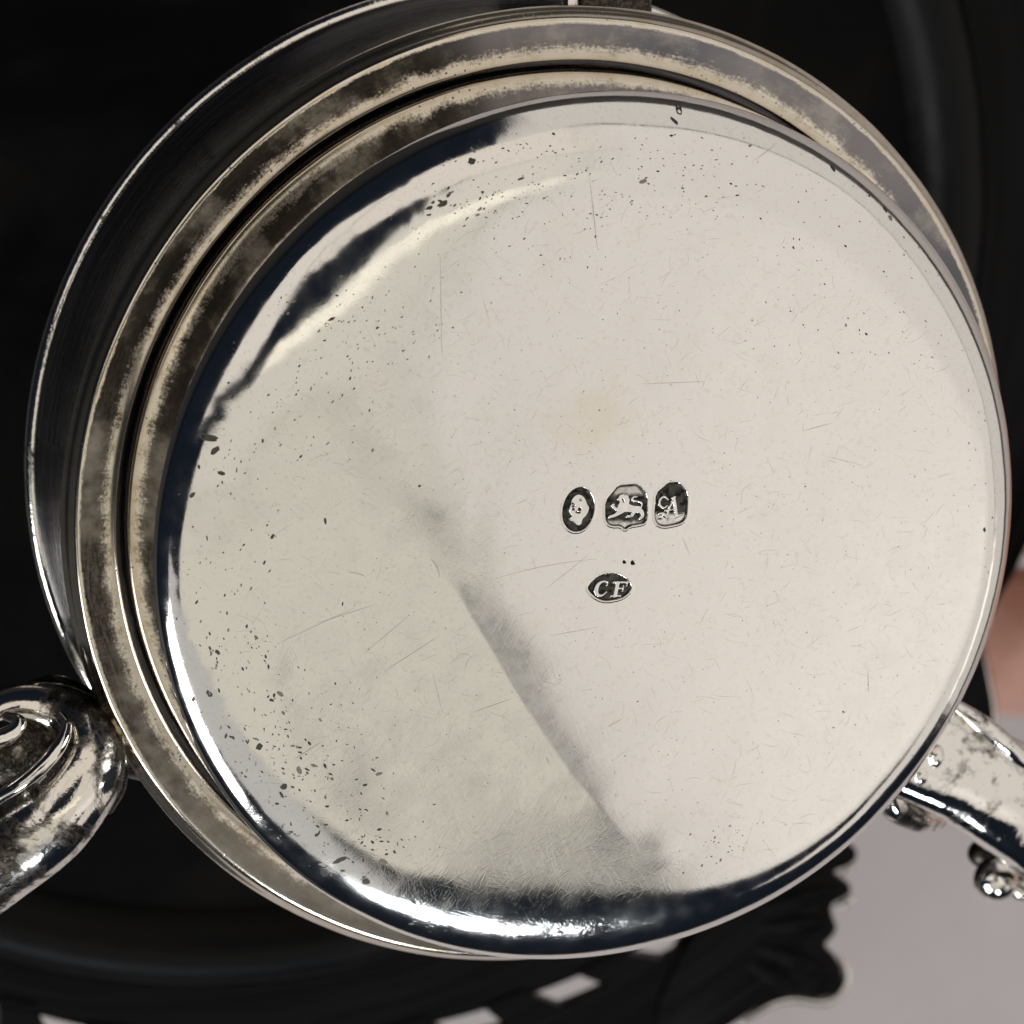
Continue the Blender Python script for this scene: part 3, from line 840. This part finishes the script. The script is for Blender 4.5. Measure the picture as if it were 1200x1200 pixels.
br2 = obj('bracket', *leaf([P(990, 832, -15), P(1065, 868, -15), P(1130, 902, -15), P(1205, 945, -16), P(1300, 1000, -19), P(1420, 1070, -26)],
        [5.2, 4.6, 4.3, 4.8, 6.0, 6.6], [2.2, 2.4, 2.6, 2.9, 3.0, 3.0], np.array((0.22, 0.28, 1.0))), M_LEAF, stand)
obj('stud', *ball(P(1096, 886, -12.6), 0.95, 18, (0.8, 1.1, 0.8)), M_LEAF, br2)
obj('stud', *ball(P(1078, 908, -12.7), 0.9, 18, (0.9, 1.1, 0.8)), M_LEAF, br2)
obj('leaf_curl', *tube([P(1040, 922, -14.5), P(1050, 944, -15), P(1072, 958, -16), P(1092, 962, -17.5), P(1108, 958, -19)], [1.1, 1.3, 1.1, 0.9, 0.5], 16, 8), M_SCROLL, br2)
obj('leaf_rib', *tube([P(1112, 822, -15), P(1150, 850, -14), P(1188, 882, -14), P(1240, 930, -15.5)], [0.5, 0.9, 0.9, 0.7], 14, 8), M_LEAF, br2)
obj('leaf_vein', *tube([P(1130, 965, -16), P(1180, 994, -17), P(1230, 1022, -19)], [0.5, 0.7, 0.6], 12, 8), M_EDGE, br2)
obj('bead', *ball(P(1168, 1030, -30), 2.0, 24, (1, 1, 0.9)), M_EDGE, br2)
obj('bead', *ball(P(1197, 1043, -30), 1.0, 20), M_EDGE, br2)
obj('bead_stem', *tube([P(1150, 1000, -34), P(1190, 1010, -33), P(1250, 1050, -33)], [1.2, 1.3, 1.6], 14, 8), M_TARN, br2)
# -- top bracket: only its squared root shows above the ring
br3 = obj('bracket', *leaf([P(712, 40, -15.5), P(712, 4, -16), P(708, -60, -19), P(700, -180, -30), P(690, -330, -48)], [3.4, 3.4, 3.6, 4.4, 5.0], [1.6, 1.9, 2.2, 2.6, 2.6], np.array((0.0, 0.0, 1.0))), M_TARN, stand)
obj('rib', *tube([P(668, 30, -13.4), P(668, 0, -13.6), P(664, -50, -16)], [0.6, 0.7, 0.7], 12, 6), M_SCROLL, br3)

# -- pierced border of the stand, black underneath, with a worn bright bead and added glints
GZ = -97.0
def edge_r(az):                                            # lobed outline, degrees
    r = 80.5 + 1.5*math.sin(math.radians(az*9)) + 1.2*abs(math.sin(math.radians(az*13.5)))
    for c, w, h in ((-54.5, 3.8, 8.0), (-60, 4.5, 4.5), (-67, 5, 4.5), (-32, 4, 6), (-146, 6, 9), (85, 6, 9), (145, 6, 6), (25, 6, 6)):
        d = (az - c + 180) % 360 - 180
        r += h*math.exp(-(d/w)**2)
    return r
N = 1080
azs = [i*360/N for i in range(N)]
def rim_at(f): return [(f(a)*math.cos(math.radians(a)), f(a)*math.sin(math.radians(a))) for a in azs]
M_BLACK = soot()
def slot_r(az):
    d = (az + 75 + 180) % 360 - 180
    return 78.2 + 0.13*max(-30, min(30, d))
def pierced(az):
    d = (az + 180) % 360 - 180
    return 1.1 if -118 < d < -48 else -0.4
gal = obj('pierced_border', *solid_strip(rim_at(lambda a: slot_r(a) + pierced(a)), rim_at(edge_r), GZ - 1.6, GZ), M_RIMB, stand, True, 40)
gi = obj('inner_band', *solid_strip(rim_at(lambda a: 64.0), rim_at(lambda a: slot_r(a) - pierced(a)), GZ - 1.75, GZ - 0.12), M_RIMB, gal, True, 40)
for i in range(8):                                        # bars between the slots
    a = math.radians(-59.2 - i*7.2); da = 0.026
    r0, r1 = slot_r(math.degrees(a)) - 1.8, slot_r(math.degrees(a)) + 1.9
    sk = 0.022 + random.uniform(-0.006, 0.006)
    q = [(r0*math.cos(a - da - sk), r0*math.sin(a - da - sk)), (r1*math.cos(a - da*1.3 + sk), r1*math.sin(a - da*1.3 + sk)), (r1*math.cos(a + da*1.3 + sk), r1*math.sin(a + da*1.3 + sk)), (r0*math.cos(a + da - sk), r0*math.sin(a + da - sk))]
    z1, z0 = GZ + 0.25, GZ - 1.9
    obj('bar', [(x, y, z1) for x, y in q] + [(x, y, z0) for x, y in q], [(0, 1, 2, 3), (7, 6, 5, 4), (0, 4, 5, 1), (1, 5, 6, 2), (2, 6, 7, 3), (3, 7, 4, 0)], M_RIMB, gal, False)
SHELL = [(860, 1040), (920, 1012), (960, 1000), (985, 988), (1003, 992), (1008, 1006), (995, 1018), (978, 1022), (984, 1030), (998, 1036), (1000, 1048), (988, 1056), (975, 1062), (978, 1076),
         (984, 1090), (975, 1102), (967, 1108), (980, 1120), (990, 1136), (990, 1156), (976, 1170), (955, 1173), (925, 1168), (900, 1176), (870, 1196), (840, 1215), (800, 1232), (760, 1200), (800, 1110)]
def shell_plate(px_pts, z, th, bev):
    L_ = smooth_loop([tuple(at(x, y, z))[:2] for x, y in px_pts], 2); n = len(L_)
    c = L_.mean(0); T_ = np.roll(L_, -1, 0) - np.roll(L_, 1, 0); N_ = np.stack([T_[:, 1], -T_[:, 0]], 1); N_ /= np.linalg.norm(N_, axis=1)[:, None]
    area = 0.5*np.sum(L_[:, 0]*np.roll(L_[:, 1], -1) - np.roll(L_[:, 0], -1)*L_[:, 1])
    if area < 0: N_ = -N_
    loops = [(L_ - N_*bev, z), (L_ - N_*bev*0.3, z - bev*0.3), (L_, z - bev), (L_, z - th)]
    V_ = [(p[0], p[1], q) for l, q in loops for p in l]
    F_ = []
    for a_ in range(3):
        for i in range(n):
            j = (i + 1) % n; q = (a_*n + i, (a_ + 1)*n + i, (a_ + 1)*n + j, a_*n + j)
            F_.append(q if area > 0 else q[::-1])
    top_ = tuple(range(n)); F_.append(top_ if area > 0 else top_[::-1]); bot = tuple(range(3*n, 4*n)); F_.append(bot[::-1] if area > 0 else bot)
    return V_, F_
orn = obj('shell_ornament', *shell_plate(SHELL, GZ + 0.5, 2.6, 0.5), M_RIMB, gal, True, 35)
for (x0, y0, x1, y1) in ((905, 1040, 985, 1000), (900, 1062, 980, 1042), (895, 1085, 965, 1082), (890, 1110, 965, 1138), (880, 1130, 930, 1160)):   # raised flutes of the shell
    obj('flute', *tube([P(x0, y0, GZ + 0.4), P((x0 + x1)/2, (y0 + y1)/2, GZ + 0.6), P(x1, y1, GZ + 0.4)], [0.5, 0.9, 0.6], 12, 6, 0.6), M_RIMB, orn)
for pts in ([(986, 1122), (993, 1144), (984, 1164), (964, 1175), (930, 1171), (902, 1178), (872, 1197)], [(1001, 1016), (990, 1022)], [(1001, 1050), (992, 1058), (982, 1062)]):
    obj('edge_glint', *tube([P(x, y, GZ - 1.2) for x, y in pts], [0.2] + [0.42]*(len(pts) - 2) + [0.25], 12, 8), M_EDGE, orn)  # bright tubes standing in for highlights along the shell's rim
# worn bright bead round the outline
ep = [(edge_r(a)*math.cos(math.radians(a)), edge_r(a)*math.sin(math.radians(a)), GZ - 0.9) for a in azs]
def ringtube(pts, r, seg=10):
    p = np.array(pts); T = np.roll(p, -1, 0) - np.roll(p, 1, 0); T /= np.linalg.norm(T, axis=1)[:, None]
    s = np.cross(T, (0, 0, 1)); n = len(p)
    vs_ = [p[i] + s[i]*r*math.cos(2*math.pi*j/seg) + np.array((0, 0, 1))*r*math.sin(2*math.pi*j/seg) for i in range(n) for j in range(seg)]
    fs = [(i*seg + j, ((i + 1) % n)*seg + j, ((i + 1) % n)*seg + (j + 1) % seg, i*seg + (j + 1) % seg) for i in range(n) for j in range(seg)]
    return vs_, [f[::-1] for f in fs]
obj('edge_bead', *ringtube(ep, 0.75), M_EDGE, gal)

# ------------------------------------------------------------------ kettle, sooty bottom towards the camera
kettle = empty('tea_kettle', (0, 0, -Z0/MM), 'soot blackened round kettle bottom behind the burner', 'kettle')
kp = [(0, -93.5), (30, -93.3), (52, -93.2), (60, -93.5), (69.2, -94.2), (70.5, -100), (73, -108), (74, -122), (71, -142), (62, -166), (46, -186), (38, -196)]
obj('body', *lathe(kp[::-1], 200), M_BLACK, kettle, True, 60)
M_FOOT = soot(0.16, 0.34)
obj('foot_ring', *lathe([(61.5, -93.8), (62.4, -92.4), (63.6, -91.2), (65.2, -90.5), (66.8, -90.8), (68.0, -92), (68.6, -94.4)][::-1], 200), M_FOOT, kettle, True, 60)
obj('lid', *lathe([(38.5, -196), (39.5, -197), (38.5, -199), (30, -207), (16, -214), (5, -217.5), (0.01, -218)][::-1], 96), M_TARN, kettle, True, 60)
obj('knob', *lathe([(0.01, -217), (3.2, -218), (3.0, -221), (6.0, -225), (6.6, -229), (4.5, -233.5), (0.01, -235)][::-1], 48), M_TARN, kettle, True, 60)

# ------------------------------------------------------------------ the hand that holds the stand
def skin_body(name, chains, mat, parent=None):
    """one continuous surface grown over joint chains: list of [(point, radius), ...] that share their first point with the root"""
    me = bpy.data.meshes.new(name); verts, edges, radii, lookup = [], [], [], {}
    for ch in chains:
        prev = None
        for p, r in ch:
            key = tuple(round(c, 3) for c in p)
            if key not in lookup:
                lookup[key] = len(verts); verts.append([c*MM for c in p]); radii.append(r*MM)
            i = lookup[key]
            if prev is not None: edges.append((prev, i))
            prev = i
    me.from_pydata(verts, edges, []); me.update()
    o = bpy.data.objects.new(name, me); COL.objects.link(o); o.location = (0, 0, Z0)
    o.modifiers.new('skin', 'SKIN'); sub = o.modifiers.new('sub', 'SUBSURF'); sub.levels = sub.render_levels = 2
    me.skin_vertices[0].data.foreach_set('radius', [x for r in radii for x in (r, r)])
    for i, sv_ in enumerate(me.skin_vertices[0].data): sv_.use_root = (i == 0)
    dg = bpy.context.evaluated_depsgraph_get(); dg.update()
    nm = bpy.data.meshes.new_from_object(o.evaluated_get(dg))
    o.modifiers.clear(); o.data = nm; nm.name = name
    nm.materials.clear(); nm.materials.append(mat)
    nm.polygons.foreach_set('use_smooth', [True]*len(nm.polygons))
    return o
t_tip = Vector(P(1276, 728, -84))
wr = t_tip + Vector((100, -22, -62)); palm = t_tip + Vector((66, -6, -60))
kn = [palm + Vector((-16, 30 - 17*i, -4 - 2*abs(i - 1.5))) for i in range(4)]
ch = [[(tuple(wr), 24), (tuple(palm), 22)], [(tuple(wr), 24), (tuple(wr + Vector((60, -20, -12))), 30), (tuple(wr + Vector((150, -50, -30))), 36)]]
for i, k in enumerate(kn):
    L = (0.92, 1.0, 0.95, 0.78)[i]
    a = k + Vector((-22*L, 2, -18*L)); b = a + Vector((-20*L, 0, 2)); c = b + Vector((-13*L, 0, 9*L))
    ch.append([(tuple(palm), 22), (tuple(k), 9.6), (tuple(a), 8.6), (tuple(b), 7.8), (tuple(c), 6.6)])
cmc = palm + Vector((4, -24, 24)); mcp = t_tip + Vector((44, -14, -8)); ip = t_tip + Vector((24, -5, 2))
ch.append([(tuple(palm), 22), (tuple(cmc), 13), (tuple(mcp), 11.5), (tuple(ip), 11.0), (tuple(t_tip + Vector((10, -1, 1.5))), 11.0), (tuple(t_tip), 10.2)])
M_SKIN = skin()
hand = skin_body('person', ch, M_SKIN)
hand['label'] = 'bare hand, thumb on the border of the stand at the right edge'; hand['category'] = 'person'
